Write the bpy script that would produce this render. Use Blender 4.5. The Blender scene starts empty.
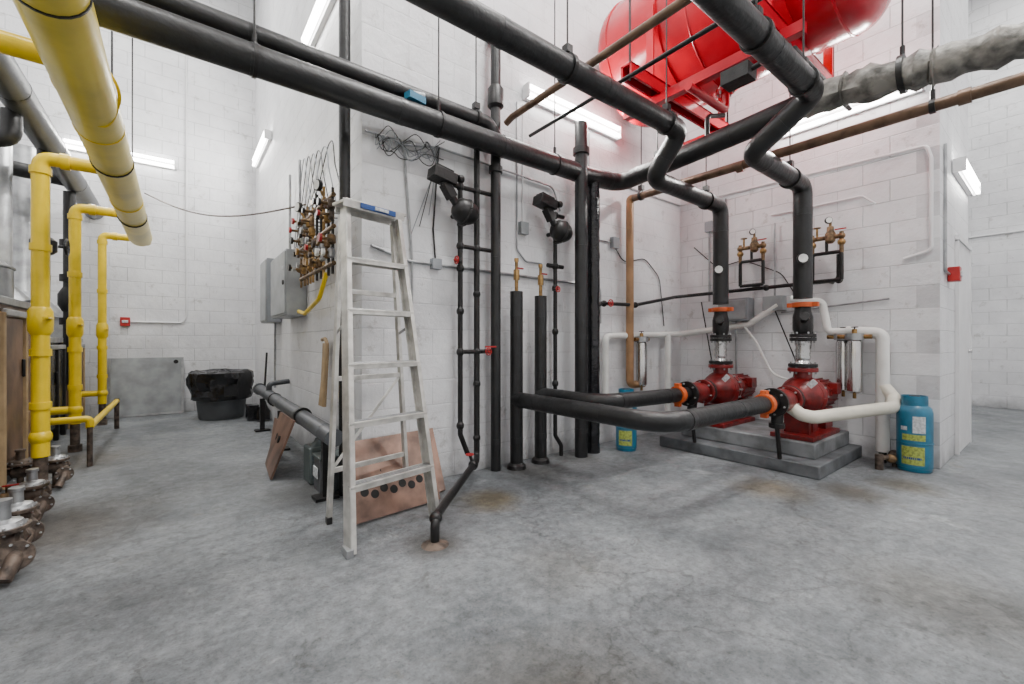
import bpy, math, random
from mathutils import Vector as V, Matrix, Quaternion
random.seed(7)
sc = bpy.context.scene

# ---------------------------------------------------------------- materials
def mat(name, col, rough=0.5, metal=0.0, var=0.12, vscale=8.0, bump=0.0, bscale=30.0, emit=0.0, col2=None, spec=0.5):
    m = bpy.data.materials.new(name); m.use_nodes = True
    nt = m.node_tree; b = nt.nodes['Principled BSDF']
    b.inputs['Roughness'].default_value = rough
    b.inputs['Metallic'].default_value = metal
    b.inputs['Specular IOR Level'].default_value = spec
    tc = nt.nodes.new('ShaderNodeTexCoord')
    no = nt.nodes.new('ShaderNodeTexNoise'); no.inputs['Scale'].default_value = vscale; no.inputs['Detail'].default_value = 6
    nt.links.new(tc.outputs['Object'], no.inputs['Vector'])
    cr = nt.nodes.new('ShaderNodeValToRGB')
    c2 = col2 if col2 else tuple(c*(1-var*2.5) for c in col)
    cr.color_ramp.elements[0].position = 0.35; cr.color_ramp.elements[0].color = (*c2, 1)
    cr.color_ramp.elements[1].position = 0.6; cr.color_ramp.elements[1].color = (*col, 1)
    nt.links.new(no.outputs['Fac'], cr.inputs['Fac'])
    nt.links.new(cr.outputs['Color'], b.inputs['Base Color'])
    if bump > 0:
        n2 = nt.nodes.new('ShaderNodeTexNoise'); n2.inputs['Scale'].default_value = bscale; n2.inputs['Detail'].default_value = 4
        nt.links.new(tc.outputs['Object'], n2.inputs['Vector'])
        bp = nt.nodes.new('ShaderNodeBump'); bp.inputs['Strength'].default_value = bump; bp.inputs['Distance'].default_value = 0.01
        nt.links.new(n2.outputs['Fac'], bp.inputs['Height']); nt.links.new(bp.outputs['Normal'], b.inputs['Normal'])
    if emit > 0:
        b.inputs['Emission Color'].default_value = (1, 0.98, 0.94, 1); b.inputs['Emission Strength'].default_value = emit
    return m

def wall_mat(name, axis, strength=0.5, joint=0.2):
    m = bpy.data.materials.new(name); m.use_nodes = True
    nt = m.node_tree; N = nt.nodes; Lk = nt.links; b = N['Principled BSDF']
    b.inputs['Roughness'].default_value = 0.42
    g = N.new('ShaderNodeNewGeometry'); s = N.new('ShaderNodeSeparateXYZ'); c = N.new('ShaderNodeCombineXYZ')
    Lk.new(g.outputs['Position'], s.inputs[0])
    Lk.new(s.outputs['X' if axis == 'x' else 'Y'], c.inputs['X']); Lk.new(s.outputs['Z'], c.inputs['Y'])
    br = N.new('ShaderNodeTexBrick'); br.inputs['Scale'].default_value = 1.0
    br.inputs['Brick Width'].default_value = 0.4; br.inputs['Row Height'].default_value = 0.2
    br.inputs['Mortar Size'].default_value = 0.006; br.inputs['Mortar Smooth'].default_value = 0.6
    br.inputs['Color1'].default_value = (1, 1, 1, 1); br.inputs['Color2'].default_value = (0.94, 0.94, 0.94, 1); br.inputs['Mortar'].default_value = (0.22, 0.22, 0.23, 1)
    Lk.new(c.outputs[0], br.inputs['Vector'])
    def noise(sc_, d, r=.6):
        n = N.new('ShaderNodeTexNoise'); n.inputs['Scale'].default_value = sc_; n.inputs['Detail'].default_value = d; n.inputs['Roughness'].default_value = r
        Lk.new(g.outputs['Position'], n.inputs['Vector']); return n
    def ramp(src, p0, c0, p1, c1):
        r = N.new('ShaderNodeValToRGB'); r.color_ramp.elements[0].position = p0; r.color_ramp.elements[0].color = (*c0, 1)
        r.color_ramp.elements[1].position = p1; r.color_ramp.elements[1].color = (*c1, 1); Lk.new(src, r.inputs['Fac']); return r
    def mul(f, a, c_):
        x = N.new('ShaderNodeMix'); x.data_type = 'RGBA'; x.blend_type = 'MULTIPLY'; x.inputs[0].default_value = f
        Lk.new(a, x.inputs[6]); Lk.new(c_, x.inputs[7]); return x.outputs[2]
    cr = ramp(noise(1.3, 9, .65).outputs['Fac'], 0.32, (0.60, 0.602, 0.62), 0.62, (0.77, 0.775, 0.79))
    jr = ramp(noise(1.7, 5).outputs['Fac'], 0.38, (0, 0, 0), 0.62, (1, 1, 1))
    jm = N.new('ShaderNodeMath'); jm.operation = 'MULTIPLY_ADD'; jm.inputs[1].default_value = joint; jm.inputs[2].default_value = joint*.6; Lk.new(jr.outputs['Color'], jm.inputs[0])
    x = N.new('ShaderNodeMix'); x.data_type = 'RGBA'; x.blend_type = 'MULTIPLY'; Lk.new(jm.outputs[0], x.inputs[0]); Lk.new(cr.outputs['Color'], x.inputs[6]); Lk.new(br.outputs['Color'], x.inputs[7]); col = x.outputs[2]
    c3 = ramp(noise(6, 14, .75).outputs['Fac'], 0.34, (0.42, 0.39, 0.35), 0.42, (1, 1, 1)); col = mul(0.5, col, c3.outputs['Color'])
    c4 = ramp(noise(26, 8, .75).outputs['Fac'], 0.29, (0.30, 0.28, 0.26), 0.345, (1, 1, 1)); col = mul(0.75, col, c4.outputs['Color'])
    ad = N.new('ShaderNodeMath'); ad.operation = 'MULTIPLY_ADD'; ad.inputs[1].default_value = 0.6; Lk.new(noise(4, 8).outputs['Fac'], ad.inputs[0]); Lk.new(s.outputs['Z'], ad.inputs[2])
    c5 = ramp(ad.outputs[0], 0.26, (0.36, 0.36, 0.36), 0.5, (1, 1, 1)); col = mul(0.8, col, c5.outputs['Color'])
    Lk.new(col, b.inputs['Base Color'])
    b1 = N.new('ShaderNodeBump'); b1.inputs['Strength'].default_value = 0.5; b1.inputs['Distance'].default_value = 0.02
    Lk.new(noise(11, 9, .65).outputs['Fac'], b1.inputs['Height'])
    b2 = N.new('ShaderNodeBump'); b2.inputs['Strength'].default_value = strength; b2.inputs['Distance'].default_value = 0.012; b2.invert = True
    Lk.new(br.outputs['Fac'], b2.inputs['Height']); Lk.new(b1.outputs['Normal'], b2.inputs['Normal'])
    Lk.new(b2.outputs['Normal'], b.inputs['Normal'])
    return m

def floor_mat():
    m = bpy.data.materials.new('painted_concrete_floor'); m.use_nodes = True
    nt = m.node_tree; N = nt.nodes; Lk = nt.links; b = N['Principled BSDF']
    g = N.new('ShaderNodeNewGeometry')
    def noise(s, d, r=0.6, dist=0.0):
        n = N.new('ShaderNodeTexNoise'); n.inputs['Scale'].default_value = s; n.inputs['Detail'].default_value = d; n.inputs['Roughness'].default_value = r; n.inputs['Distortion'].default_value = dist
        Lk.new(g.outputs['Position'], n.inputs['Vector']); return n
    def ramp(src, p0, c0, p1, c1):
        r = N.new('ShaderNodeValToRGB'); r.color_ramp.elements[0].position = p0; r.color_ramp.elements[0].color = (*c0, 1)
        r.color_ramp.elements[1].position = p1; r.color_ramp.elements[1].color = (*c1, 1); Lk.new(src, r.inputs['Fac']); return r
    def mixc(kind, f, a, c):
        x = N.new('ShaderNodeMix'); x.data_type = 'RGBA'; x.blend_type = kind; x.inputs[0].default_value = f
        Lk.new(a, x.inputs[6]); Lk.new(c, x.inputs[7]); return x.outputs[2]
    base = ramp(noise(1.2, 14, 0.74).outputs['Fac'], 0.38, (0.125, 0.136, 0.146), 0.62, (0.245, 0.26, 0.272))
    fine = ramp(noise(16, 15, 0.88).outputs['Fac'], 0.40, (0.40, 0.40, 0.40), 0.58, (1.25, 1.25, 1.25))
    pits = ramp(noise(55, 8, 0.85).outputs['Fac'], 0.385, (0.16, 0.15, 0.14), 0.45, (1, 1, 1))
    worn = ramp(noise(3.4, 14, 0.82, .6).outputs['Fac'], 0.58, (1, 1, 1), 0.62, (1.42, 1.40, 1.36))
    dark = ramp(noise(4.6, 14, 0.80, .5).outputs['Fac'], 0.365, (0.48, 0.46, 0.43), 0.415, (1, 1, 1))
    rust = ramp(noise(2.3, 9, 0.65).outputs['Fac'], 0.64, (1, 1, 1), 0.76, (0.9, 0.74, 0.5))
    c = mixc('MULTIPLY', 0.8, base.outputs['Color'], fine.outputs['Color'])
    c = mixc('MULTIPLY', 0.7, c, pits.outputs['Color'])
    c = mixc('MULTIPLY', 1.0, c, worn.outputs['Color'])
    c = mixc('MULTIPLY', 0.8, c, dark.outputs['Color'])
    c = mixc('MULTIPLY', 0.9, c, rust.outputs['Color'])
    # hairline cracks
    vo = N.new('ShaderNodeTexVoronoi'); vo.feature = 'DISTANCE_TO_EDGE'; vo.inputs['Scale'].default_value = 0.55
    wn = noise(2.2, 6, .6); wv = N.new('ShaderNodeVectorMath'); wv.operation = 'MULTIPLY_ADD'; wv.inputs[1].default_value = (.6, .6, .6)
    Lk.new(wn.outputs['Color'], wv.inputs[0]); Lk.new(g.outputs['Position'], wv.inputs[2]); Lk.new(wv.outputs[0], vo.inputs['Vector'])
    ck = ramp(vo.outputs['Distance'], 0.0, (0.35, 0.34, 0.33), 0.006, (1, 1, 1)); c = mixc('MULTIPLY', 0.55, c, ck.outputs['Color'])
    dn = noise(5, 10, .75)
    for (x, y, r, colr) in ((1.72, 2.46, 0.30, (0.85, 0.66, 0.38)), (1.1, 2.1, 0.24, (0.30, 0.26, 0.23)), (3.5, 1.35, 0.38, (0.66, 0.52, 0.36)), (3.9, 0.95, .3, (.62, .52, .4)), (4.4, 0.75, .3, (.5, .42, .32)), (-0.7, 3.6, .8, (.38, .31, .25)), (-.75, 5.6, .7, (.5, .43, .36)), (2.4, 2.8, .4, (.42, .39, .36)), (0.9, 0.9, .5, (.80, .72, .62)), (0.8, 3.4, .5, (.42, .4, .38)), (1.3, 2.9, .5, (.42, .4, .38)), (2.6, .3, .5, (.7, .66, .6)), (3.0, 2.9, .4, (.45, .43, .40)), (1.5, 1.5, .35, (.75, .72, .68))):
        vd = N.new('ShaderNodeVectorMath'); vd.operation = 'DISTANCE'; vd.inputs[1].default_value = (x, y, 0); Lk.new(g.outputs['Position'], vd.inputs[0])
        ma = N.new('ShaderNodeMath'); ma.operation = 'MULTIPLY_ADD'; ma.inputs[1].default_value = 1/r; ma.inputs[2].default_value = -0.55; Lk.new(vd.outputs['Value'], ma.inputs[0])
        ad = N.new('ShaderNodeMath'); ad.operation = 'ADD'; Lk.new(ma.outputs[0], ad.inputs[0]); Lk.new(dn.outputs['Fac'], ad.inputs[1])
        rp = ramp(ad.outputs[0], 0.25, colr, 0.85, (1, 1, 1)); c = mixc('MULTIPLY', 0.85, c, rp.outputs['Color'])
    Lk.new(c, b.inputs['Base Color'])
    rr = ramp(noise(3, 8).outputs['Fac'], 0.3, (0.34, 0.34, 0.34), 0.7, (0.64, 0.64, 0.64)); Lk.new(rr.outputs['Color'], b.inputs['Roughness'])
    bp = N.new('ShaderNodeBump'); bp.inputs['Strength'].default_value = 0.8; bp.inputs['Distance'].default_value = 0.015
    Lk.new(noise(20, 14, 0.82).outputs['Fac'], bp.inputs['Height']); Lk.new(bp.outputs['Normal'], b.inputs['Normal'])
    return m

M = dict(
 black=mat('black_pipe_insulation', (0.011, 0.0113, 0.012), 0.40, 0, 0.2, 7, 0.4, 26),
 tape=mat('black_tape', (0.014, 0.014, 0.015), 0.28, 0, 0.1, 9, 0.3, 30),
 iron=mat('black_iron', (0.014, 0.013, 0.013), 0.40, 0.2, 0.2, 20, 0.2, 60),
 yellow=mat('yellow_gas_paint', (0.80, 0.56, 0.0), 0.30, 0, 0.06, 6, 0.15, 25),
 yellowL=mat('pale_yellow_paint', (0.76, 0.60, 0.06), 0.30, 0, 0.08, 4, 0.1, 20),
 red=mat('red_tank_paint', (0.46, 0.001, 0.014), 0.22, 0, 0.12, 3, 0.05, 10),
 pump=mat('pump_red_paint', (0.20, 0.007, 0.007), 0.36, 0, 0.22, 14, 0.25, 40),
 handle=mat('red_handle', (0.42, 0.01, 0.01), 0.4),
 orange=mat('orange_clamp', (0.60, 0.10, 0.015), 0.45),
 brown=mat('rusty_brown_pipe', (0.18, 0.11, 0.07), 0.40, 0.3, 0.2, 10, 0.2, 30),
 tan=mat('tan_pipe', (0.34, 0.19, 0.09), 0.42, 0.1, 0.1, 8),
 rust=mat('rusty_iron', (0.135, 0.10, 0.078), 0.6, 0.35, 0.25, 22, 0.35, 60, col2=(0.035, 0.026, 0.021)),
 brass=mat('brass', (0.42, 0.26, 0.10), 0.35, 0.8, 0.25, 20),
 dbrass=mat('tarnished_brass', (0.24, 0.15, 0.075), 0.45, 0.5, 0.3, 25),
 copper=mat('copper_board', (0.25, 0.145, 0.105), 0.42, 0.25, 0.25, 6, 0.15, 10),
 steel=mat('galvanised_steel', (0.40, 0.41, 0.42), 0.36, 0.7, 0.15, 8),
 alu=mat('aluminium', (0.60, 0.59, 0.555), 0.36, 0.4, 0.13, 12),
 ss=mat('stainless', (0.58, 0.58, 0.57), 0.2, 0.95, 0.05, 6),
 grey=mat('grey_enamel', (0.28, 0.30, 0.32), 0.45, 0.1, 0.05, 4),
 lgrey=mat('light_grey_panel', (0.34, 0.36, 0.37), 0.42, 0.2, 0.12, 5),
 white=mat('white_insulation', (0.76, 0.76, 0.73), 0.45, 0, 0.05, 6, 0.15, 20),
 cream=mat('cream_insulation', (0.70, 0.67, 0.57), 0.45, 0, 0.05, 6, 0.15, 20),
 wpaint=mat('white_paint', (0.70, 0.70, 0.71), 0.5, 0, 0.03, 4),
 wrap=mat('canvas_wrap', (0.25, 0.24, 0.215), 0.5, 0.2, 0.28, 12, 1.0, 22),
 blue=mat('blue_cylinder_paint', (0.025, 0.17, 0.28), 0.35, 0, 0.12, 10),
 label=mat('green_label', (0.42, 0.50, 0.10), 0.5, 0, 0.2, 60),
 labelw=mat('label_white', (0.62, 0.65, 0.67), 0.5, 0, 0.15, 60),
 labelb=mat('label_blue', (0.02, 0.07, 0.25), 0.5, 0, 0.05, 40),
 bag=mat('black_garbage_bag', (0.008, 0.008, 0.010), 0.20, 0, 0.1, 6, 1.0, 14),
 can=mat('grey_plastic', (0.09, 0.097, 0.105), 0.45, 0, 0.08, 6),
 gpipe=mat('dark_grey_pipe', (0.06, 0.066, 0.075), 0.38, 0, 0.1, 6, .1, 20),
 jug=mat('jug_plastic', (0.10, 0.125, 0.125), 0.45, 0, 0.1, 6),
 wood=mat('brown_jacket', (0.20, 0.115, 0.065), 0.5, 0.1, 0.22, 4, 0.2, 12),
 ply=mat('tan_wood', (0.40, 0.28, 0.15), 0.6, 0, 0.1, 10),
 dark=mat('dark_hole', (0.006, 0.006, 0.006), 0.8),
 pad=mat('pad_concrete', (0.13, 0.138, 0.148), 0.6, 0, 0.2, 6, 0.4, 20),
 padtop=mat('pad_concrete_top', (0.22, 0.23, 0.24), 0.6, 0, 0.2, 6, 0.4, 20),
 ceil=mat('white_ceiling', (0.74, 0.74, 0.75), 0.7, 0, 0.04, 2),
 glow=mat('fluorescent_tube', (1, 1, 1), 0.4, emit=30.0),
 dial=mat('gauge_dial', (0.85, 0.85, 0.82), 0.3),
)

# ---------------------------------------------------------------- builder
def fillet(pts, r, n=7):
    pts = [V(p) for p in pts]
    if r <= 0 or len(pts) < 3: return pts
    out = [pts[0]]
    for i in range(1, len(pts)-1):
        p = pts[i]; a = pts[i-1]-p; b = pts[i+1]-p
        la, lb = a.length, b.length; a.normalize(); b.normalize()
        th = a.angle(b)
        if th > math.pi-0.02: out.append(p); continue
        t = min(r/math.tan(th/2), la*0.48, lb*0.48)
        p1 = p+a*t; p2 = p+b*t
        for k in range(n+1):
            s = k/n; out.append(p1*(1-s)**2 + p*2*s*(1-s) + p2*s*s)
    out.append(pts[-1]); return out

def frame(ax):
    ax = V(ax).normalized()
    h = V((0, 0, 1)) if abs(ax.z) < 0.9 else V((1, 0, 0))
    u = ax.cross(h).normalized(); w = ax.cross(u).normalized()
    return ax, u, w

class B:
    def __init__(s): s.v = []; s.f = []; s.m = []; s.mats = []
    def mi(s, k):
        if k not in s.mats: s.mats.append(k)
        return s.mats.index(k)
    def add(s, vs, fs, k):
        o = len(s.v); i = s.mi(k); s.v += [V(x) for x in vs]
        for f in fs: s.f.append([a+o for a in f]); s.m.append(i)
    def tube(s, pts, r, k, fil=0.0, seg=16, jit=0.0, sub=0, n=7):
        P = fillet(pts, fil, n)
        if sub:
            Q = []
            for a, b in zip(P, P[1:]):
                m = max(1, int((b-a).length/sub))
                for j in range(m): Q.append(a.lerp(b, j/m))
            Q.append(P[-1]); P = Q
        vs = []; fs = []
        t0 = (P[1]-P[0]).normalized(); _, u, _w = frame(t0)
        for i, p in enumerate(P):
            if i == 0: t = t0
            elif i == len(P)-1: t = (P[i]-P[i-1]).normalized()
            else: t = ((P[i]-P[i-1]).normalized()+(P[i+1]-P[i]).normalized()).normalized()
            u = (u - t*u.dot(t)).normalized(); w = t.cross(u)
            rr = r*(1+random.uniform(-jit, jit)*0.6)
            for j in range(seg):
                a = 2*math.pi*j/seg; q = rr*(1+random.uniform(-jit, jit)*0.5)
                vs.append(p + (u*math.cos(a)+w*math.sin(a))*q)
        for i in range(len(P)-1):
            for j in range(seg):
                fs.append([i*seg+j, i*seg+(j+1) % seg, (i+1)*seg+(j+1) % seg, (i+1)*seg+j])
        fs.append(list(range(seg))[::-1]); fs.append([(len(P)-1)*seg+j for j in range(seg)])
        s.add(vs, fs, k); return s
    def bands(s, pts, r, k='tape', step=0.9, w=0.05):
        pts = [V(p) for p in pts]
        for a, b in zip(pts, pts[1:]):
            L = (b-a).length; d = (b-a).normalized(); t = 0.25
            while t < L-0.1:
                s.cyl(a+d*(t-w/2), a+d*(t+w/2), r*1.025, k); t += step
        return s
    def lathe(s, o, ax, prof, k, seg=24, a0=0, a1=2*math.pi, jit=0):
        ax, u, w = frame(ax); o = V(o); vs = []; fs = []; full = abs(a1-a0-2*math.pi) < 1e-4
        n = seg if full else seg+1
        for t, r in prof:
            for j in range(n):
                a = a0+(a1-a0)*j/seg; q = r*(1+random.uniform(-jit, jit))
                vs.append(o+ax*(t+(random.uniform(-jit, jit)*0.1))+(u*math.cos(a)+w*math.sin(a))*q)
        for i in range(len(prof)-1):
            for j in range(seg):
                j2 = (j+1) % n
                fs.append([i*n+j, i*n+j2, (i+1)*n+j2, (i+1)*n+j])
        if full:
            fs.append(list(range(n))[::-1]); fs.append([(len(prof)-1)*n+j for j in range(n)])
        s.add(vs, fs, k); return s
    def cyl(s, p0, p1, r, k, r2=None, seg=18):
        p0 = V(p0); p1 = V(p1); return s.lathe(p0, p1-p0, [(0, r), ((p1-p0).length, r if r2 is None else r2)], k, seg)
    def sph(s, c, r, k, sx=1, ax=(0, 0, 1), seg=16):
        return s.lathe(c, ax, [(-r*sx*math.cos(math.pi*i/10), max(1e-4, r*math.sin(math.pi*i/10))) for i in range(11)], k, seg)
    def torus(s, c, ax, R, r, k, seg=24):
        ax, u, w = frame(ax); c = V(c)
        P = [c+(u*math.cos(2*math.pi*i/seg)+w*math.sin(2*math.pi*i/seg))*R for i in range(seg+1)]
        return s.tube(P, r, k, seg=8)
    def box(s, c, sz, k, rot=None):
        c = V(c); R = rot if rot else Matrix.Identity(3)
        vs = [c + R @ V((x*sz[0]/2, y*sz[1]/2, z*sz[2]/2)) for x in (-1, 1) for y in (-1, 1) for z in (-1, 1)]
        s.add(vs, [[0, 1, 3, 2], [4, 6, 7, 5], [0, 4, 5, 1], [2, 3, 7, 6], [0, 2, 6, 4], [1, 5, 7, 3]], k); return s
    def beam(s, p0, p1, side, w, h, k):
        p0 = V(p0); p1 = V(p1); z = (p1-p0).normalized(); x = V(side); x = (x-z*x.dot(z)).normalized(); y = z.cross(x)
        R = Matrix((x, y, z)).transposed()
        return s.box((p0+p1)/2, (w, h, (p1-p0).length), k, R)
    def flange(s, c, ax, r, t, k, bolts=6, bk='steel', br=.009):
        ax_, u, w = frame(ax); c = V(c); s.cyl(c-ax_*t/2, c+ax_*t/2, r, k, seg=24)
        for i in range(bolts):
            a = 2*math.pi*i/bolts+0.3; p = c+(u*math.cos(a)+w*math.sin(a))*r*0.82
            s.cyl(p-ax_*t*1.1, p+ax_*t*1.1, br, bk, seg=6)
        return s
    def wheel(s, c, ax, R, k='handle'):
        s.torus(c, ax, R, R*0.16, k, 16); ax_, u, w = frame(ax); c = V(c)
        for i in range(3):
            a = math.pi*i/3; d = (u*math.cos(a)+w*math.sin(a))*R; s.cyl(c-d, c+d, R*0.1, k, seg=6)
        s.cyl(c-ax_*R*0.8, c+ax_*R*0.2, R*0.2, k, seg=8)
        return s
    def make(s, name, bevel=0.0):
        me = bpy.data.meshes.new(name)
        lo = V([min(v[i] for v in s.v) for i in range(3)]); hi = V([max(v[i] for v in s.v) for i in range(3)]); c = (lo+hi)/2
        me.from_pydata([tuple(v-c) for v in s.v], [], s.f)
        for k in s.mats: me.materials.append(M[k])
        me.polygons.foreach_set('material_index', s.m)
        import bmesh
        bm = bmesh.new(); bm.from_mesh(me); bmesh.ops.recalc_face_normals(bm, faces=bm.faces); bm.to_mesh(me); bm.free()
        me.shade_smooth(); me.set_sharp_from_angle(angle=math.radians(38)); me.update()
        ob = bpy.data.objects.new(name, me); ob.location = c; sc.collection.objects.link(ob)
        if bevel:
            md = ob.modifiers.new('bevel', 'BEVEL'); md.width = bevel; md.segments = 2; md.limit_method = 'ANGLE'; md.angle_limit = math.radians(50)
        return ob

# ---------------------------------------------------------------- room shell
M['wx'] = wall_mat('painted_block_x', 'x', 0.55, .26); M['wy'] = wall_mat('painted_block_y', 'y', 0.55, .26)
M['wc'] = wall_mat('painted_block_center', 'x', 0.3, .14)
M['floor'] = floor_mat()
H = 7.2; T = 0.15
def slab(name, x0, x1, y0, y1, z0, z1, k): B().box(((x0+x1)/2, (y0+y1)/2, (z0+z1)/2), (x1-x0, y1-y0, z1-z0), k).make(name)
slab('floor', -3.2, 11, -2.7, 8.75, -0.12, 0, 'floor')
slab('ceiling', -3.2, 11, -2.7, 8.75, H, H+0.12, 'ceil')
slab('wall_back', -3.0, 1.04+T, 8.53, 8.53+T, 0, H, 'wx')
slab('wall_corridor', 1.04, 1.04+T, 3.1+T, 8.53, 0, H, 'wy')
slab('wall_center', 1.04, 5.2, 3.1, 3.1+T, 0, H, 'wc')
slab('wall_right', 5.2, 5.2+T, 0.67+T, 3.1+T, 0, H, 'wy')
slab('wall_return', 5.2, 6.95, 0.67, 0.67+T, 0, H, 'wx')
slab('wall_recess', 6.95-T, 6.95, 0.67+T, 4.0, 0, H, 'wy')
slab('wall_recess_back', 6.95, 10.8, 4.0, 4.0+T, 0, H, 'wx')
slab('wall_far_right', 10.8, 10.8+T, -2.5, 4.0, 0, H, 'wy')
slab('wall_rear', -3.0, 10.8, -2.5-T, -2.5, 0, H, 'wx')
slab('wall_left', -3.0-T, -3.0, -2.5, 8.53, 0, H, 'wy')
d = B(); d.box((6.45, 0.660, 1.05), (0.8, 0.018, 2.1), 'wpaint'); d.box((6.45, 0.652, 2.125), (0.90, 0.03, 0.05), 'wpaint')
d.box((6.03, 0.654, 1.045), (0.04, 0.028, 2.09), 'wpaint'); d.box((6.87, 0.654, 1.045), (0.04, 0.028, 2.09), 'wpaint')
d.cyl((6.75, 0.655, 1.0), (6.75, 0.62, 1.0), 0.02, 'ss'); d.make('door_1')

# ---------------------------------------------------------------- black insulated overhead pipes
def bpipe(pts, r, fil=0.12, name='insulated_black_pipe', k='black', bands=True, step=0.9, extra=None):
    b = B(); b.tube(pts, r, k, fil, 20)
    if bands: b.bands(pts, r, step=step)
    if extra: extra(b)
    return b.make(name)

bpipe([(-2.6, 2.9, 2.74), (3.24, 2.9, 2.74), (3.7, 2.9, 2.78), (3.7, 1.2, 2.88)], 0.088, 0.16)
bpipe([(-2.6, 3.0, 2.945), (2.06, 3.0, 2.945), (2.15, 3.0, 2.85)], 0.062, 0.08)
bpipe([(-0.6, 1.97, 2.86), (3.3, 1.97, 2.86), (3.33, 2.25, 2.55), (4.55, 2.25, 2.54), (4.55, 2.25, 1.5)], 0.077, 0.11)
bpipe([(-0.2, 1.06, 2.81), (3.45, 1.06, 2.81), (3.48, 1.49, 2.55), (4.55, 1.49, 2.54), (4.55, 1.49, 1.5)], 0.077, 0.11)
B().tube([(3.7, 1.2, 2.88), (3.7, 0.95, 2.87), (3.68, 0.5, 2.80), (3.7, 0.1, 2.77), (3.7, -2.48, 2.75)], 0.103, 'wrap', 0.2, 16, jit=0.24, sub=0.06).make('canvas_wrapped_pipe')
b = B(); b.tube([(4.0, -2.48, 2.66), (4.0, 3.0, 2.70)], 0.04, 'brown', 0); b.tube([(4.0, 2.95, 2.70), (4.0, 3.0, 2.70), (4.0, 3.0, 0.62), (4.25, 3.0, 0.62)], 0.043, 'tan', 0.07)
for y in (-1, 0.4, 1.8): b.cyl((4, y-.03, 2.68), (4, y+.03, 2.68), 0.05, 'brown')
b.make('brown_heating_pipe')
b = B(); b.tube([(2.25, 2.98, 3.0), (2.25, 2.9, 3.02), (2.25, -2.4, 3.02)], 0.028, 'brown', 0.03); b.make('steel_conduit_pipe')
b = B(); b.tube([(2.6, 3.08, 3.03), (2.6, 0.3, 3.05)], 0.016, 'iron'); b.make('steel_conduit_pipe')

def hanger(p, ax, R, top=H, th=0.012, wd=0.03):
    b = B(); p = V(p); b.cyl(p+V((0, 0, R+0.05)), (p.x, p.y, top), 0.006, 'iron', seg=8)
    ax_, u, w = frame(ax)
    b.lathe(p-ax_*wd/2, ax_, [(0, R), (0, R+th), (wd, R+th), (wd, R)], 'iron', 24)
    b.cyl(p+V((0, 0, R)), p+V((0, 0, R+0.07)), 0.014, 'iron', seg=8)
    if th > .01: b.box(p+V((0, 0, R+0.045)), (0.05, 0.05, 0.05), 'iron')
    b.make('pipe_hanger')
for x in (-1.2, 0.35, 1.55, 2.75): hanger((x, 2.9, 2.74), (1, 0, 0), 0.089, th=.006, wd=.02)
hanger((1.95, 3.0, 2.945), (1, 0, 0), 0.063)
for x in (1.98, 3.1): hanger((x, 1.97, 2.86), (1, 0, 0), 0.078)
for x in (2.55, 3.25): hanger((x, 1.06, 2.81), (1, 0, 0), 0.078)
hanger((3.7, 2.45, 2.805), (0, 1, 0), 0.089, top=3.24); hanger((3.7, 0.65, 2.83), (0, 1, 0), 0.112, th=.007)
hanger((4.0, 2.85, 2.70), (0, 1, 0), 0.04, top=3.6); hanger((4.0, 0.55, 2.68), (0, 1, 0), 0.04, th=.007)
hanger((4.25, 2.25, 2.54), (1, 0, 0), 0.078, top=3.26); hanger((4.25, 1.49, 2.54), (1, 0, 0), 0.078, top=3.3)

# ---------------------------------------------------------------- vertical pipes on centre wall
bpipe([(0.95, 3.2, 0.0), (0.95, 3.2, H)], 0.04, 0, step=1.3)
def ex(b):
    b.lathe((2.15, 3.0, 3.1), (0, 0, 1), [(0, 0.05), (0.02, 0.07), (0.16, 0.07), (0.19, 0.05)], 'iron')
    b.cyl((2.15, 3.0, 2.55), (2.15, 3.0, 2.6), 0.06, 'iron')
bpipe([(2.15, 3.0, 0), (2.15, 3.0, 3.7), (2.15, 3.09, 3.75)], 0.043, 0.05, step=0.8, extra=ex)
def ex2(b):
    b.cyl((3.06, 2.86, 2.9), (3.06, 2.86, 2.96), 0.08, 'iron')
bpipe([(3.06, 2.86, 0), (3.06, 2.86, 3.2)], 0.062, 0, extra=ex2)
b = B(); b.tube([(3.27, 2.9, 0), (3.27, 2.9, 2.74)], 0.068, 'bag', 0, 20, jit=0.07, sub=0.06); b.make('foil_wrapped_pipe')
def riser(x, y, z, topz, name):
    b = B(); b.tube([(x, y, 0), (x, y, topz)], 0.056, 'black', 0, 20); b.bands([(x, y, 0), (x, y, topz)], 0.056, step=0.55)
    b.lathe((x, y, 0), (0, 0, 1), [(0, 0.085), (0.03, 0.08), (0.05, 0.058)], 'iron')
    b.cyl((x, y, topz), (x, y, topz+0.13), 0.016, 'brass'); b.cyl((x, y, topz+0.10), (x, y, topz+0.19), 0.027, 'brass', seg=8)
    b.cyl((x, y, topz+0.19), (x, y, topz+0.26), 0.014, 'brass'); b.box((x+0.02, y-0.03, topz+0.2), (0.06, 0.014, 0.012), 'handle')
    b.cyl((x, y, topz+0.26), (x, y, topz+0.29), 0.02, 'brass', seg=6)
    b.make(name)
riser(2.33, 2.94, 0.61, 1.54, 'insulated_riser_pipe'); riser(2.62, 2.95, 0.64, 1.52, 'insulated_riser_pipe')
bpipe([(2.33, 2.94, 0.6), (2.33, 1.49, 0.6), (3.72, 1.49, 0.6)], 0.066, 0.26, name='insulated_suction_pipe', step=0.7)
bpipe([(2.62, 2.95, 0.62), (2.62, 2.25, 0.62), (3.72, 2.25, 0.6)], 0.066, 0.26, name='insulated_suction_pipe', step=0.7)

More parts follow.
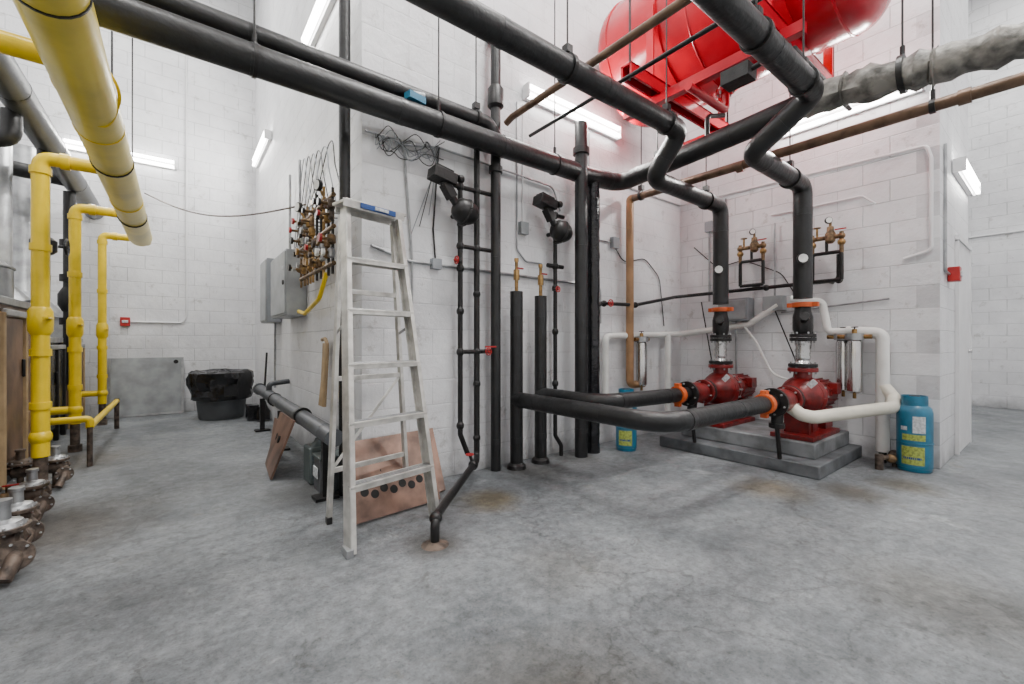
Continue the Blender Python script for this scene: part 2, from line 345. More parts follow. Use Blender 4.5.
b = B(); y = 3.02
b.tube([(1.81, y, 2.05), (1.81, y, 0.35), (1.88, y, 0.18)], 0.021, 'iron', 0.05, 12)
b.tube([(1.97, y, 2.95), (1.97, y, 0.15), (1.9, 2.92, 0.14), (1.13, 2.14, 0.14), (1.10, 2.1, 0.11), (1.10, 2.1, 0.0)], 0.025, 'iron', 0.05, 12)
for z in (2.36, 1.88, 1.02): b.tube([(1.81, y, z), (2.11, y, z)], 0.018, 'iron', 0, 12)
b.tube([(1.72, y-.02, 2.36), (1.81, y, 2.36), (1.81, y, 2.0)], 0.021, 'iron', 0.04, 12)
for (x, z) in ((1.81, 2.36), (1.97, 2.36), (1.81, 1.88), (1.97, 1.88), (1.97, 1.02), (1.81, 1.7), (1.81, 1.35), (1.97, 1.5), (1.97, 0.75), (1.81, 0.42), (1.97, 0.3), (1.81, 1.02)):
    b.sph((x, y, z), 0.032, 'iron', 1.2)
b.wheel((1.74, y-.06, 1.75), (1, 0, 0), 0.03); b.cyl((1.81, y, 1.75), (1.74, y-.04, 1.75), 0.014, 'iron')
b.cyl((2.02, y, 1.02), (2.02, y-0.08, 1.02), 0.014, 'iron'); b.wheel((2.02, y-.1, 1.02), (0, 1, 0), 0.028)
b.box((2.07, y-0.06, 1.06), (0.11, 0.012, 0.012), 'handle')
b.wheel((1.80, 2.86, 0.22), (0, 0, 1), 0.03); b.cyl((1.82, 2.84, 0.14), (1.80, 2.86, 0.22), 0.012, 'iron')
b.sph((1.82, 2.84, 0.14), 0.04, 'iron'); b.sph((1.12, 2.13, 0.13), 0.036, 'iron')
b.lathe((1.10, 2.1, 0), (0, 0, 1), [(0, 0.075), (0.008, 0.05), (0.02, 0.03)], 'rust')
b.make('steam_condensate_piping')
b = B(); x = 2.87
b.tube([(x, y, 2.1), (x, y, 0.3)], 0.02, 'iron', 0, 12); b.tube([(x, y, 0.3), (x, y, 0.2), (2.93, y-.02, 0.1), (2.93, y-.02, 0)], 0.02, 'iron', 0.05, 12)
b.tube([(2.77, y, 1.83), (2.97, y, 1.83)], 0.02, 'iron'); b.tube([(x, y, 2.32), (2.98, y, 2.32)], 0.02, 'iron')
for z in (1.83, 1.62, 1.2, 0.7, 2.32): b.sph((x, y, z), 0.032, 'iron', 1.2)
b.wheel((2.84, y-.07, 1.6), (0, 1, 0), 0.026); b.cyl((2.84, y, 1.6), (2.84, y-.07, 1.6), 0.012, 'iron'); b.make('steam_condensate_piping')

def actuator(x, z):
    b = B(); y = 2.93
    b.lathe((x-0.10, y, z+0.03), (1, 0, -0.25), [(0, 0.03), (0.01, 0.06), (0.04, 0.088), (0.10, 0.10), (0.16, 0.088), (0.2, 0.06), (0.22, 0.03)], 'iron')
    b.torus((x+0.0, y, z), (1, 0, -0.25), 0.098, 0.012, 'iron')
    b.cyl((x-0.08, y, z+0.05), (x-0.2, y, z+0.2), 0.03, 'iron'); b.box((x-0.15, y, z+0.14), (0.07, 0.08, 0.12), 'iron', Matrix.Rotation(-0.6, 3, 'Y'))
    b.box((x-0.2, y, z+0.235), (0.20, 0.13, 0.085), 'iron', Matrix.Rotation(0.18, 3, 'Y'))
    b.box((x-0.2, y, z+0.285), (0.15, 0.10, 0.03), 'dark', Matrix.Rotation(0.18, 3, 'Y'))
    b.cyl((x-0.09, y-.05, z+0.23), (x-0.05, y-.05, z+0.24), 0.03, 'iron')
    b.cyl((x, y, z-0.08), (x, y+0.09, z-0.08), 0.025, 'iron'); b.cyl((x-0.02, y, z), (x-.02, 3.098, z), 0.02, 'iron')
    b.make('steam_valve_actuator', 0.006)
actuator(1.80, 2.13); actuator(2.86, 2.14)

# ---------------------------------------------------------------- pumps
def pump(y0):
    b = B(); z0 = 0.60; X = 4.55
    b.cyl((3.70, y0, z0), (3.76, y0, z0), 0.084, 'orange'); b.box((3.73, y0, z0+0.09), (0.05, 0.05, 0.04), 'orange'); b.box((3.73, y0, z0-0.09), (0.05, 0.05, 0.04), 'orange')
    b.cyl((3.76, y0, z0), (3.88, y0, z0), 0.065, 'iron'); b.flange((3.89, y0, z0), (1, 0, 0), 0.12, 0.03, 'iron')
    b.lathe((3.9, y0, z0), (1, 0, 0), [(0, 0.09), (0.05, 0.1), (0.2, 0.1), (0.28, 0.085)], 'pump')
    b.tube([(4.0, y0, z0), (3.97, y0-.0, z0-0.2)], 0.045, 'iron'); b.cyl((3.97, y0, z0-0.22), (3.97, y0, z0-0.18), 0.06, 'iron')
    b.cyl((4.03, y0, 0.11), (3.97, y0, z0-0.2), 0.018, 'iron')
    b.flange((4.19, y0, z0), (1, 0, 0), 0.12, 0.035, 'pump'); b.flange((4.23, y0, z0), (1, 0, 0), 0.12, 0.03, 'iron')
    b.lathe((4.24, y0, z0), (1, 0, 0), [(0, 0.075), (0.12, 0.08), (0.18, 0.12), (0.22, 0.155), (0.25, 0.175), (0.36, 0.175), (0.4, 0.155), (0.43, 0.12)], 'pump', 32)
    b.torus((X, y0, z0), (1, 0, 0), 0.145, 0.048, 'pump', 28)
    b.lathe((4.66, y0, z0), (1, 0, 0), [(0, 0.16), (0.03, 0.16), (0.05, 0.1), (0.12, 0.09), (0.14, 0.12)], 'pump')
    b.lathe((4.80, y0, z0), (1, 0, 0), [(0, 0.10), (0.02, 0.13), (0.28, 0.13), (0.31, 0.1), (0.33, 0.04)], 'pump')
    for i in range(16):
        a = 2*math.pi*i/16; u = V((0, math.cos(a), math.sin(a)))
        b.beam(V((4.83, y0, z0))+u*0.13, V((5.07, y0, z0))+u*0.13, u.cross(V((1, 0, 0))), 0.008, 0.03, 'pump')
    b.box((4.95, y0-0.13, z0+0.06), (0.12, 0.08, 0.1), 'pump')
    b.box((4.62, y0, 0.262), (0.7, 0.34, 0.04), 'pump')
    b.box((4.42, y0, 0.36), (0.06, 0.2, 0.18), 'pump'); b.box((4.92, y0, 0.38), (0.2, 0.2, 0.2), 'pump'); b.box((4.62, y0, 0.34), (0.14, 0.16, 0.14), 'pump')
    for i in range(12):
        a = 2*math.pi*i/12; b.cyl((4.645, y0+.155*math.cos(a), z0+.155*math.sin(a)), (4.70, y0+.155*math.cos(a), z0+.155*math.sin(a)), 0.012, 'steel', seg=6)
    b.box((4.44, y0-.1, z0+.12), (.01, .1, .05), 'labelw', Matrix.Rotation(-.8, 3, 'X'))
    b.cyl((X, y0, z0+0.1), (X, y0, 0.83), 0.072, 'pump'); b.flange((X, y0, 0.845), (0, 0, 1), 0.12, 0.035, 'pump'); b.flange((X, y0, 0.885), (0, 0, 1), 0.115, 0.03, 'iron')
    b.lathe((X, y0, 0.9), (0, 0, 1), [(0, 0.07), (0.03, 0.056), (0.06, 0.064), (0.09, 0.056), (0.12, 0.064), (0.15, 0.056), (0.18, 0.064), (0.21, 0.062)], 'ss')
    b.flange((X, y0, 1.125), (0, 0, 1), 0.105, 0.03, 'iron'); b.flange((X, y0, 1.16), (0, 0, 1), 0.105, 0.03, 'iron')
    b.lathe((X, y0, 1.17), (0, 0, 1), [(0, 0.065), (0.05, 0.08), (0.16, 0.08), (0.22, 0.066), (0.26, 0.064)], 'iron')
    b.cyl((X, y0, 1.28), (X-0.14, y0-0.06, 1.32), 0.03, 'iron'); b.cyl((X-.14, y0-.06, 1.32), (X-.17, y0-.07, 1.33), 0.04, 'iron')
    b.cyl((X, y0, 1.42), (X, y0, 1.465), 0.088, 'orange'); b.box((X, y0-0.1, 1.443), (0.05, 0.05, 0.04), 'orange'); b.box((X, y0+0.1, 1.443), (0.05, 0.05, 0.04), 'orange')
    b.make('circulation_pump', 0.003)
    g = B(); gz = 1.85
    g.cyl((X-0.075, y0, gz), (X-0.12, y0-.03, gz), 0.01, 'brass'); g.lathe((X-0.115, y0-.03, gz), (-0.75, -0.6, 0), [(0, 0.045), (0.03, 0.045)], 'iron'); g.lathe((X-0.139, y0-.049, gz), (-0.75, -0.6, 0), [(0, 0.038), (0.002, 0.038)], 'dial')
    g.make('pressure_gauge')
pump(2.25); pump(1.49)
b = B(); b.box((4.6, 1.92, 0.055), (1.16, 1.44, 0.11), 'pad'); b.box((4.68, 1.9, 0.175), (0.92, 1.22, 0.13), 'padtop'); b.make('pump_housekeeping_pad', 0.01)

b = B(); b.tube([(4.12, 1.46, 0.56), (4.12, 1.36, 0.49), (4.16, 1.28, 0.475), (4.93, 0.93, 0.53), (5.07, 0.95, 0.6), (5.09, 1.03, 0.70)], 0.053, 'cream', 0.07, 16)
b.make('cream_insulated_pipe')
b = B(); b.tube([(5.09, 1.03, 0.1), (5.09, 1.03, 1.18), (5.09, 1.3, 1.2)], 0.052, 'white', 0.07); b.cyl((5.09, 1.03, 0), (5.09, 1.03, 0.1), 0.03, 'iron')
b.tube([(5.09, 1.3, 1.2), (5.09, 1.45, 1.2), (5.1, 1.5, 1.5), (5.0, 1.75, 1.55)], 0.035, 'white', 0.06); b.make('white_insulated_pipe')
b = B(); b.tube([(3.62, 3.03, 0.5), (3.62, 3.03, 1.16), (4.3, 3.03, 1.18), (5.1, 3.03, 1.2), (5.1, 2.2, 1.3), (5.1, 1.9, 1.5)], 0.035, 'white', 0.07)
b.tube([(4.75, 3.0, 1.2), (4.75, 3.0, 0.25)], 0.035, 'white'); b.make('white_insulated_pipe')
def filt(x, y, z0, z1, hd):
    b = B(); b.lathe((x, y, z0), (0, 0, 1), [(0, 0.03), (0.02, 0.06), (z1-z0-0.03, 0.06), (z1-z0, 0.05)], 'ss')
    b.cyl((x, y, z1), (x, y, z1+0.06), 0.075, 'steel'); b.cyl((x, y, z1+.06), (x, y, z1+0.1), 0.02, 'brass'); b.cyl((x, y, z0-.05), (x, y, z0), 0.014, 'brass')
    b.cyl(V((x, y, z1+.03))-V(hd)*0.13, V((x, y, z1+.03))+V(hd)*0.13, 0.02, 'brass'); b.wheel((x, y, z1+0.12), (0, 0, 1), 0.025, 'iron')
    b.make('stainless_filter_housing')
filt(5.02, 1.22, 0.62, 1.12, (0, 1, 0)); filt(5.11, 1.33, 0.62, 1.12, (0, 1, 0)); filt(4.16, 2.96, 0.6, 1.1, (1, 0, 0))
b = B(); b.tube([(5.1, 0.93, 0.1), (4.9, 0.93, 0.1), (4.78, 0.99, 0.1)], 0.02, 'rust', 0.04); b.sph((5.0, 0.93, 0.1), 0.045, 'rust'); b.sph((4.88, 0.93, 0.09), 0.04, 'dbrass'); b.cyl((4.78, 0.99, 0), (4.78, .99, .13), 0.03, 'rust'); b.cyl((5.0, .93, 0), (5.0, .93, .1), .02, 'rust'); b.make('drain_valve')

b = B(); b.tube([(3.45, 2.95, 1.50), (4.1, 3.0, 1.52), (4.9, 3.0, 1.66), (5.05, 2.9, 1.68), (5.05, 1.35, 1.7), (5.05, 1.35, 1.95)], 0.02, 'iron', 0.05, 12)
for p in ((3.5, 2.95, 1.5), (4.1, 3.0, 1.52), (5.05, 2.0, 1.69), (5.05, 1.35, 1.7)): b.sph(p, 0.034, 'iron')
b.cyl((3.5, 2.95, 1.5), (3.5, 2.87, 1.5), .012, 'iron'); b.wheel((3.5, 2.86, 1.5), (0, 1, 0), 0.035)
b.cyl((3.27, 2.95, 1.38), (3.45, 2.95, 1.5), 0.02, 'iron')
b.make('makeup_water_pipe')
def brassset(y0, z0):
    b = B(); x = 5.02
    b.tube([(x, y0+0.12, z0-0.42), (x, y0+0.12, z0-0.15), (x, y0-0.12, z0-0.15), (x, y0-0.12, z0-0.42)], 0.018, 'iron', 0.03, 10)
    b.tube([(x, y0-0.12, z0-0.42), (x, y0+0.12, z0-0.42)], 0.018, 'iron', 0, 10)
    b.cyl((x, y0-0.14, z0), (x, y0+0.14, z0), 0.022, 'dbrass'); b.lathe((x, y0-0.03, z0), (0, 0, 1), [(-.06, .02), (-.04, .04), (.03, .045), (.06, .03), (.1, .028), (.11, .012), (.15, .012)], 'dbrass')
    for dy in (-0.12, 0.12):
        b.cyl((x, y0+dy, z0-0.16), (x, y0+dy, z0+0.04), 0.018, 'dbrass'); b.sph((x, y0+dy, z0-0.06), 0.034, 'brass'); b.sph((x, y0+dy, z0), 0.032, 'dbrass')
    b.cyl((x, y0+.08, z0), (x, y0+.08, z0+.1), .01, 'brass'); b.wheel((x, y0+.08, z0+.11), (0, 0, 1), .03, 'dbrass'); b.box((x-.03, y0-.12, z0+.06), (.02, .09, .01), 'handle')
    b.cyl((x, y0, z0-0.15), (x, y0, z0-0.03), 0.014, 'iron')
    b.cyl((x, y0, z0-0.42), (5.199, y0, z0-0.42), 0.018, 'iron')
    b.lathe((x-.03, y0-.02, z0+.16), (-.8, -.6, 0), [(0, .032), (.02, .032)], 'iron'); b.lathe((x-.048, y0-.034, z0+.16), (-.8, -.6, 0), [(0, .026), (.002, .026)], 'dial')
    b.make('brass_pressure_regulator')
brassset(2.14, 2.15); brassset(1.44, 2.12)
b = B(); b.box((5.11, 2.35, 1.47), (0.16, 0.34, 0.26), 'grey'); b.box((5.025, 2.35, 1.47), (0.012, 0.30, 0.22), 'lgrey'); b.cyl((5.12, 2.35, 1.34), (5.12, 2.35, 0.3), 0.012, 'steel'); b.make('pump_control_box', 0.006)
b = B(); b.box((5.13, 1.95, 1.52), (0.12, 0.2, 0.16), 'lgrey'); b.cyl((5.14, 1.95, 1.6), (5.14, 1.95, 2.4), 0.01, 'steel'); b.make('junction_box', 0.006)
b = B(); b.tube([(5.1, 2.3, 1.34), (5.05, 2.1, 1.1), (4.95, 1.9, 0.75), (4.97, 1.7, 0.7), (4.98, 1.6, 0.66)], 0.012, 'white', 0.3, 8); b.tube([(5.1, 2.4, 1.34), (5.05, 2.6, 1.0), (4.98, 2.45, 0.66)], 0.012, 'white', 0.3, 8); b.make('pump_power_cable')
b = B(); b.tube([(5.15, 1.95, 1.44), (5.15, 1.75, .9), (5.12, 1.8, .45), (5.15, 2.1, .3), (5.17, 2.6, .5), (5.17, 2.8, 1.6)], .007, 'iron', .15, 6); b.make('pump_control_wire')

def cyl_tank(x, y, r, h):
    b = B(); b.lathe((x, y, 0), (0, 0, 1), [(0, r*0.9), (0.01, r*.95), (0.03, r*.95), (0.035, r), (h*0.78, r), (h*0.84, r*0.93), (h*0.88, r*0.7), (h*0.9, r*0.4)], 'blue', 32)
    b.lathe((x, y, h*0.85), (0, 0, 1), [(0, r*.74), (h*.15, r*.74), (h*.15, r*.68), (0, r*.68)], 'blue', 28)
    b.cyl((x, y, h*.88), (x, y, h*.97), .02, 'brass'); b.cyl((x, y, h*.97), (x, y, h*1.0), .035, 'iron')
    def patch(z0, z1, a0, a1, k):
        vs = []; n = 12
        for i in range(n+1):
            a = a0+(a1-a0)*i/n
            for z in (z0, z1): vs.append((x+math.cos(a)*r*1.012, y+math.sin(a)*r*1.012, z))
        b.add(vs, [[2*i, 2*i+2, 2*i+3, 2*i+1] for i in range(n)], k)
    c = math.atan2(-y, -x)
    patch(h*.10, h*.34, c-.75, c+.55, 'label'); patch(h*.17, h*.2, c-.65, c+.4, 'labelb'); patch(h*.42, h*.50, c-.7, c+.6, 'label'); patch(h*.52, h*.74, c-.1, c+.6, 'labelw'); patch(h*.55, h*.6, c-.8, c-.4, 'labelw')
    b.torus((x, y, h*.38), (0, 0, 1), r, .005, 'blue', 28); b.make('blue_gas_cylinder')
cyl_tank(5.0, 0.80, 0.118, 0.64); cyl_tank(3.62, 2.76, 0.105, 0.62)

# ---------------------------------------------------------------- red tank
b = B(); r = 0.62; y0, y1 = 0.72, 3.06; dm = 0.26; prof = []; tx = 3.93; tz = 4.06
for i in range(13):
    a = math.pi/2*i/12; prof.append((dm*(1-math.cos(a)), max(0.001, r*math.sin(a)**0.8)))
prof2 = [((y1-y0)-t, q) for t, q in prof[::-1]]
b.lathe((tx, y0, tz), (0, 1, 0), prof+prof2, 'red', 48)
b.torus((tx, y0+dm+.03, tz), (0, 1, 0), r, 0.010, 'red', 48); b.torus((tx, y1-dm-.03, tz), (0, 1, 0), r, 0.010, 'red', 48); b.torus((tx, 1.95, tz), (0, 1, 0), r, 0.008, 'red', 48)
for yy in (1.3, 2.25):
    for dy in (-.045, .045): b.beam((2.95, yy+dy, 3.36), (4.75, yy+dy, 3.36), (0, 1, 0), 0.02, 0.11, 'red')
    b.beam((2.95, yy, 3.41), (4.75, yy, 3.41), (0, 1, 0), 0.11, 0.015, 'red')
    for s_ in (-1, 1): b.beam((tx+s_*0.64, yy, 3.38), (tx+s_*0.64, yy, tz), (0, 1, 0), 0.07, 0.02, 'red')
    b.lathe((tx, yy-.04, tz), (0, 1, 0), [(0, r), (0, r+.014), (.08, r+.014), (.08, r)], 'red', 48)
for xx in (3.4, 4.45): b.beam((xx, 1.1, 3.27), (xx, 2.6, 3.27), (1, 0, 0), 0.07, 0.08, 'red')
b.tube([(tx, 1.9, 3.5), (tx, 1.9, 3.2), (3.3, 1.9, 3.2)], 0.035, 'red', .06); b.flange((tx, 1.9, 3.38), (0, 0, 1), .08, .03, 'red')
b.cyl((tx, y0+.02, tz), (tx, y0-.08, tz), .17, 'red'); b.flange((tx, y0-.08, tz), (0, 1, 0), .2, .03, 'red', 10, 'red')
for xx in (3.0, 4.7):
    for yy in (1.3, 2.25): b.cyl((xx, yy, 3.30), (xx, yy, H), 0.01, 'iron', seg=8)
b.make('red_expansion_tank')
b = B(); b.tube([(3.35, 1.15, 3.12), (4.6, 1.15, 3.12)], .02, 'iron'); b.tube([(3.9, 1.9, 3.15), (3.7, 1.95, 3.1), (3.7, 1.95, 2.9)], 0.02, 'iron', .06); b.box((3.3, 1.5, 3.08), (.14, .2, .1), 'iron'); b.tube([(3.3, 1.5, 3.08), (3.3, 1.15, 3.12)], .02, 'iron'); b.make('tank_connection_piping')

# ---------------------------------------------------------------- fluorescents, added ceiling fill
def fluoro(c, along, n, L=1.25, power=45):
    c = V(c); along = V(along); n = V(n); c = c+n*.004; up = V((0, 0, 1)); b = B()
    R = Matrix((along, n, up)).transposed()
    b.box(c+n*0.02, (L-.04, 0.04, 0.12), 'wpaint', R); b.box(c+n*0.05, (L-.05, 0.03, 0.06), 'wpaint', R)
    for s_ in (-1, 1):
        b.cyl(c+n*0.078+up*s_*0.04-along*(L/2-.03), c+n*0.078+up*s_*0.04+along*(L/2-.03), 0.018, 'glow', seg=12)
        b.box(c+along*s_*(L/2-.008)+n*0.05, (0.016, 0.09, 0.13), 'wpaint', R)
    ob = b.make('fluorescent_light')
    ld = bpy.data.lights.new('lamp', 'AREA'); ld.shape = 'RECTANGLE'; ld.size = L-.05; ld.size_y = 0.12; ld.energy = power; ld.color = (1, 0.98, 0.945)
    lo = bpy.data.objects.new('lamp', ld); sc.collection.objects.link(lo)
    lo.parent = ob; lo.location = (c+n*0.11)-ob.location
    z = -n; x = along; yv = z.cross(x); lo.rotation_euler = Matrix((x, yv, z)).transposed().to_euler()
fluoro((3.19, 3.1, 3.41), (1, 0, 0), (0, -1, 0), 1.34, 46)
fluoro((5.2, 1.38, 3.37), (0, 1, 0), (-1, 0, 0), 1.25, 46)
fluoro((-0.65, 8.53, 3.84), (1, 0, 0), (0, -1, 0), 1.25, 48)
fluoro((1.04, 7.45, 4.0), (0, 1, 0), (-1, 0, 0), 1.25, 48)
fluoro((1.04, 3.95, 4.0), (0, 1, 0), (-1, 0, 0), 1.25, 50)
fluoro((6.35, 0.67, 2.77), (1, 0, 0), (0, -1, 0), 1.1, 32)
def fill_light(x, y, p, s=1.2):  # added out-of-view area light with a plain housing, brightens the room overall
    b = B(); b.box((x, y, H-0.045), (s+.1, s*.5+.1, 0.08), 'wpaint'); ob = b.make('added_fill_light')
    ld = bpy.data.lights.new('lamp', 'AREA'); ld.shape = 'RECTANGLE'; ld.size = s; ld.size_y = s*.5; ld.energy = p; ld.color = (1, 0.985, 0.955)
    lo = bpy.data.objects.new('lamp', ld); sc.collection.objects.link(lo); lo.parent = ob; lo.location = (0, 0, -0.06)
for (x, y, p) in ((-0.8, 5.8, 195), (-0.8, 1.2, 150), (2.6, 1.3, 265), (2.0, -1.4, 165), (5.2, -1.0, 180), (8.8, 0.2, 165)): fill_light(x, y, p)

# ---------------------------------------------------------------- stepladder
b = B()
fl, fr = V((0.69, 2.27, 0)), V((1.27, 2.40, 0)); tl, tr = V((0.83, 2.82, 1.96)), V((1.21, 2.86, 1.96))
sd = (fr-fl).normalized()
def rail(a, c, w, dpt):
    dr = (c-a).normalized(); side = sd; nrm = dr.cross(side).normalized()
    b.beam(a, c, side, 0.006, dpt, 'alu')
    for s_ in (-1, 1): b.beam(a+nrm*s_*dpt/2+side*w/2, c+nrm*s_*dpt/2+side*w/2, side, abs(w), 0.005, 'alu')
rail(fl, tl, 0.028, 0.075); rail(fr, tr, -0.028, 0.075)
for i in range(1, 6):
    t = i/6.0*0.99; a = fl.lerp(tl, t); c = fr.lerp(tr, t)
    b.beam(a, c, (0, 1, 0), 0.09, 0.012, 'alu')
    b.beam(a+V((0, -.04, -.012)), c+V((0, -.04, -.012)), (0, 1, 0), 0.008, 0.03, 'alu'); b.beam(a+V((0, .04, -.012)), c+V((0, .04, -.012)), (0, 1, 0), 0.008, 0.03, 'alu')
    for k_ in (-.02, 0, .02): b.beam(a+V((0, k_, .008)), c+V((0, k_, .008)), (0, 1, 0), 0.006, 0.005, 'steel')
    b.beam(a+sd*.005+V((0, -.03, -.02)), a+sd*.09+V((0, -.01, -.002)), (0, 1, 0), .02, .004, 'alu')
rl, rr_ = V((0.72, 2.74, 0)), V((1.28, 2.86, 0)); tl2, tr2 = tl+V((0.01, .07, -.03)), tr+V((-.01, .07, -.03))
b.beam(rl, tl2, sd, 0.025, 0.035, 'alu'); b.beam(rr_, tr2, sd, 0.025, 0.035, 'alu')
for t in (0.16, 0.45, 0.74): b.beam(rl.lerp(tl2, t), rr_.lerp(tr2, t), (0, 1, 0), 0.02, 0.03, 'alu')
b.beam(rl.lerp(tl2, .16), rr_.lerp(tr2, .45), (0, 1, 0), 0.006, 0.02, 'alu')
for (p, q) in ((fl, tl), (fr, tr)): b.box(p+V((0, 0, .02)), (0.035, 0.085, 0.04), 'steel')
for p in (rl, rr_): b.box(p+V((0, 0, .02)), (0.03, 0.045, 0.04), 'iron')
b.beam(fl.lerp(tl, .62), rl.lerp(tl2, .6), (1, 0, 0), 0.006, 0.02, 'steel'); b.beam(fr.lerp(tr, .62), rr_.lerp(tr2, .6), (1, 0, 0), 0.006, 0.02, 'steel')
R = Matrix((sd, V((-sd.y, sd.x, 0)), V((0, 0, 1)))).transposed()
b.box((1.02, 2.86, 1.985), (0.45, 0.17, 0.018), 'alu', R); b.box((1.02, 2.86-.085, 1.965), (0.45, 0.008, 0.05), 'alu', R); b.box((1.02, 2.86+.085, 1.965), (0.45, 0.008, 0.05), 'alu', R)
b.box((1.04, 2.768, 1.967), (0.26, 0.008, 0.035), 'labelb', R); b.box((1.06, 2.765, 1.967), (0.1, 0.012, 0.02), 'labelw', R)
b.make('stepladder', 0.0015)

# ---------------------------------------------------------------- yellow gas piping
b = B(); b.tube([(-0.35, -2.4, 2.3), (-0.35, 6.6, 2.32)], 0.108, 'yellowL', 0, 24); b.cyl((-0.35, 6.6, 2.32), (-0.35, 6.66, 2.32), 0.095, 'yellowL', 0.05)
for y in (3.3, 4.9): b.cyl((-0.35, y, 2.31), (-0.35, y+.012, 2.31), 0.1105, 'yellow', seg=24)
b.tube([(-2.4, 2.7, 2.36), (-0.35, 2.7, 2.34)], 0.045, 'yellow'); b.tube([(-0.35, 6.6, 2.32), (-0.35, 7.9, 2.5)], 0.05, 'yellow'); b.make('yellow_gas_header')
for y in (2.1, 3.9, 5.5): hanger((-0.35, y, 2.31), (0, 1, 0), 0.109, th=.004, wd=.01)
b = B(); b.tube([(-.35, 1.3, 2.6), (-.5, 1.6, 2.5), (-.6, 2.2, 2.75), (-.4, 2.6, 2.55), (-.22, 2.9, 2.35), (-.3, 3.1, 2.18), (-.47, 2.9, 2.3), (-.45, 2.6, 2.6), (-.7, 2.2, 2.9)], .008, 'yellow', .2, 6); b.make('yellow_signal_wire')
def gasdrop(y, zt, r, x=-0.78, stub=True):
    b = B(); b.tube([(-0.35, y, zt), (x, y, zt), (x, y, 0.28)], r, 'yellow', 0.07, 18)
    for z in (zt-0.12, 1.75, 1.0, 0.62): b.cyl((x, y, z), (x, y, z+0.05), r*1.2, 'yellow')
    b.cyl((x+.1, y, zt), (x+.15, y, zt), r*1.2, 'yellow')
    b.lathe((x, y, 1.15), (0, 0, 1), [(0, r*1.05), (.03, r*1.35), (.1, r*1.4), (.17, r*1.35), (.2, r*1.05)], 'yellow'); b.box((x+.05, y-.07, 1.27), (0.03, 0.18, 0.012), 'yellow')
    if stub: b.tube([(x, y, 0.42), (x-0.27, y, 0.42)], r*.85, 'yellow')
    b.sph((x, y, 0.42), r*1.3, 'yellow'); b.cyl((x, y, 0.05), (x, y, 0.3), r*.8, 'rust'); b.cyl((x, y, 0.0), (x, y, 0.07), r*1.15, 'rust')
    b.make('yellow_gas_drop_pipe')
gasdrop(4.5, 2.42, 0.048, stub=False); gasdrop(6.1, 2.45, 0.046, -0.82); gasdrop(7.85, 2.52, 0.045, -0.8)
b = B(); b.tube([(-0.62, 5.3, 0.35), (-0.62, 5.3, 0.42), (-0.95, 5.3, 0.42)], .03, 'yellow', .04); b.tube([(-0.62, 5.3, .35), (-.62, 7.4, .35)], .028, 'yellow'); b.cyl((-.62, 5.3, 0), (-.62, 5.3, .35), .02, 'rust'); b.cyl((-.62, 7.4, 0), (-.62, 7.4, .38), .025, 'rust'); b.make('yellow_gas_branch_pipe')
# burner gas trains: flanged regulator bodies, bonnets, unions, hand levers
def train(y, x0, s, seed):
    rn = random.Random(seed); b = B(); z = 0.15
    b.tube([(-1.0, y, z), (x0+.02, y, z)], .024*s, 'rust', 0, 12)
    for k_, x in enumerate((-0.92, x0)):
        # regulator: body + bolted diaphragm disc + spring tower
        b.lathe((x-.055*s, y, z), (1, 0, 0), [(0, .03*s), (.01*s, .05*s), (.05*s, .055*s), (.1*s, .05*s), (.11*s, .03*s)], 'rust', 16)
        b.flange((x, y, z+.06*s), (0, 0, 1), .085*s, .018, 'rust', 8, 'steel', .006)
        b.lathe((x, y, z+.068*s), (0, 0, 1), [(0, .07*s), (.02*s, .06*s), (.03*s, .028*s), (.09*s, .026*s), (.09*s, .032*s), (.11*s, .032*s)], ['rust', 'steel'][k_], 16)
        b.cyl((x, y, 0), (x, y, z-.03), .02*s, 'rust'); b.cyl((x, y, 0), (x, y, .015), .05*s, 'rust')
    xm = (-.92+x0)/2
    b.cyl((xm-.03, y, z), (xm+.03, y, z), .042*s, 'dbrass', seg=6); b.cyl((xm, y, z), (xm, y, z+.07), .012, 'dbrass', seg=8); b.box((xm+.03, y, z+.075), (.11, .02, .008), 'yellow' if seed % 2 else 'handle')
    b.tube([(x0+.02, y, z), (x0+.06, y-.02, z-.02), (x0+.06, y-.12, z-.06), (x0+.04, y-.17, .03)], .026*s, 'rust', .03, 12)
    b.flange((x0+.06, y-.09, z-.045), (0, 1, -.3), .058*s, .018, 'rust', 6, 'steel', .006)
    b.tube([(x0+.02, y+.02, z), (x0+.04, y+.13, z-.02), (x0-.02, y+.2, .02)], .018*s, 'rust', .03, 10); b.cyl((x0+.035, y+.1, z-.01), (x0+.04, y+.13, z-.02), .032*s, 'rust', seg=6)
    b.make('rusty_burner_valve_assembly', .002)
train(3.08, -.66, 1.15, 1); train(3.42, -.68, 1.0, 2); train(3.95, -.72, .9, 4); train(4.72, -.74, .9, 5)

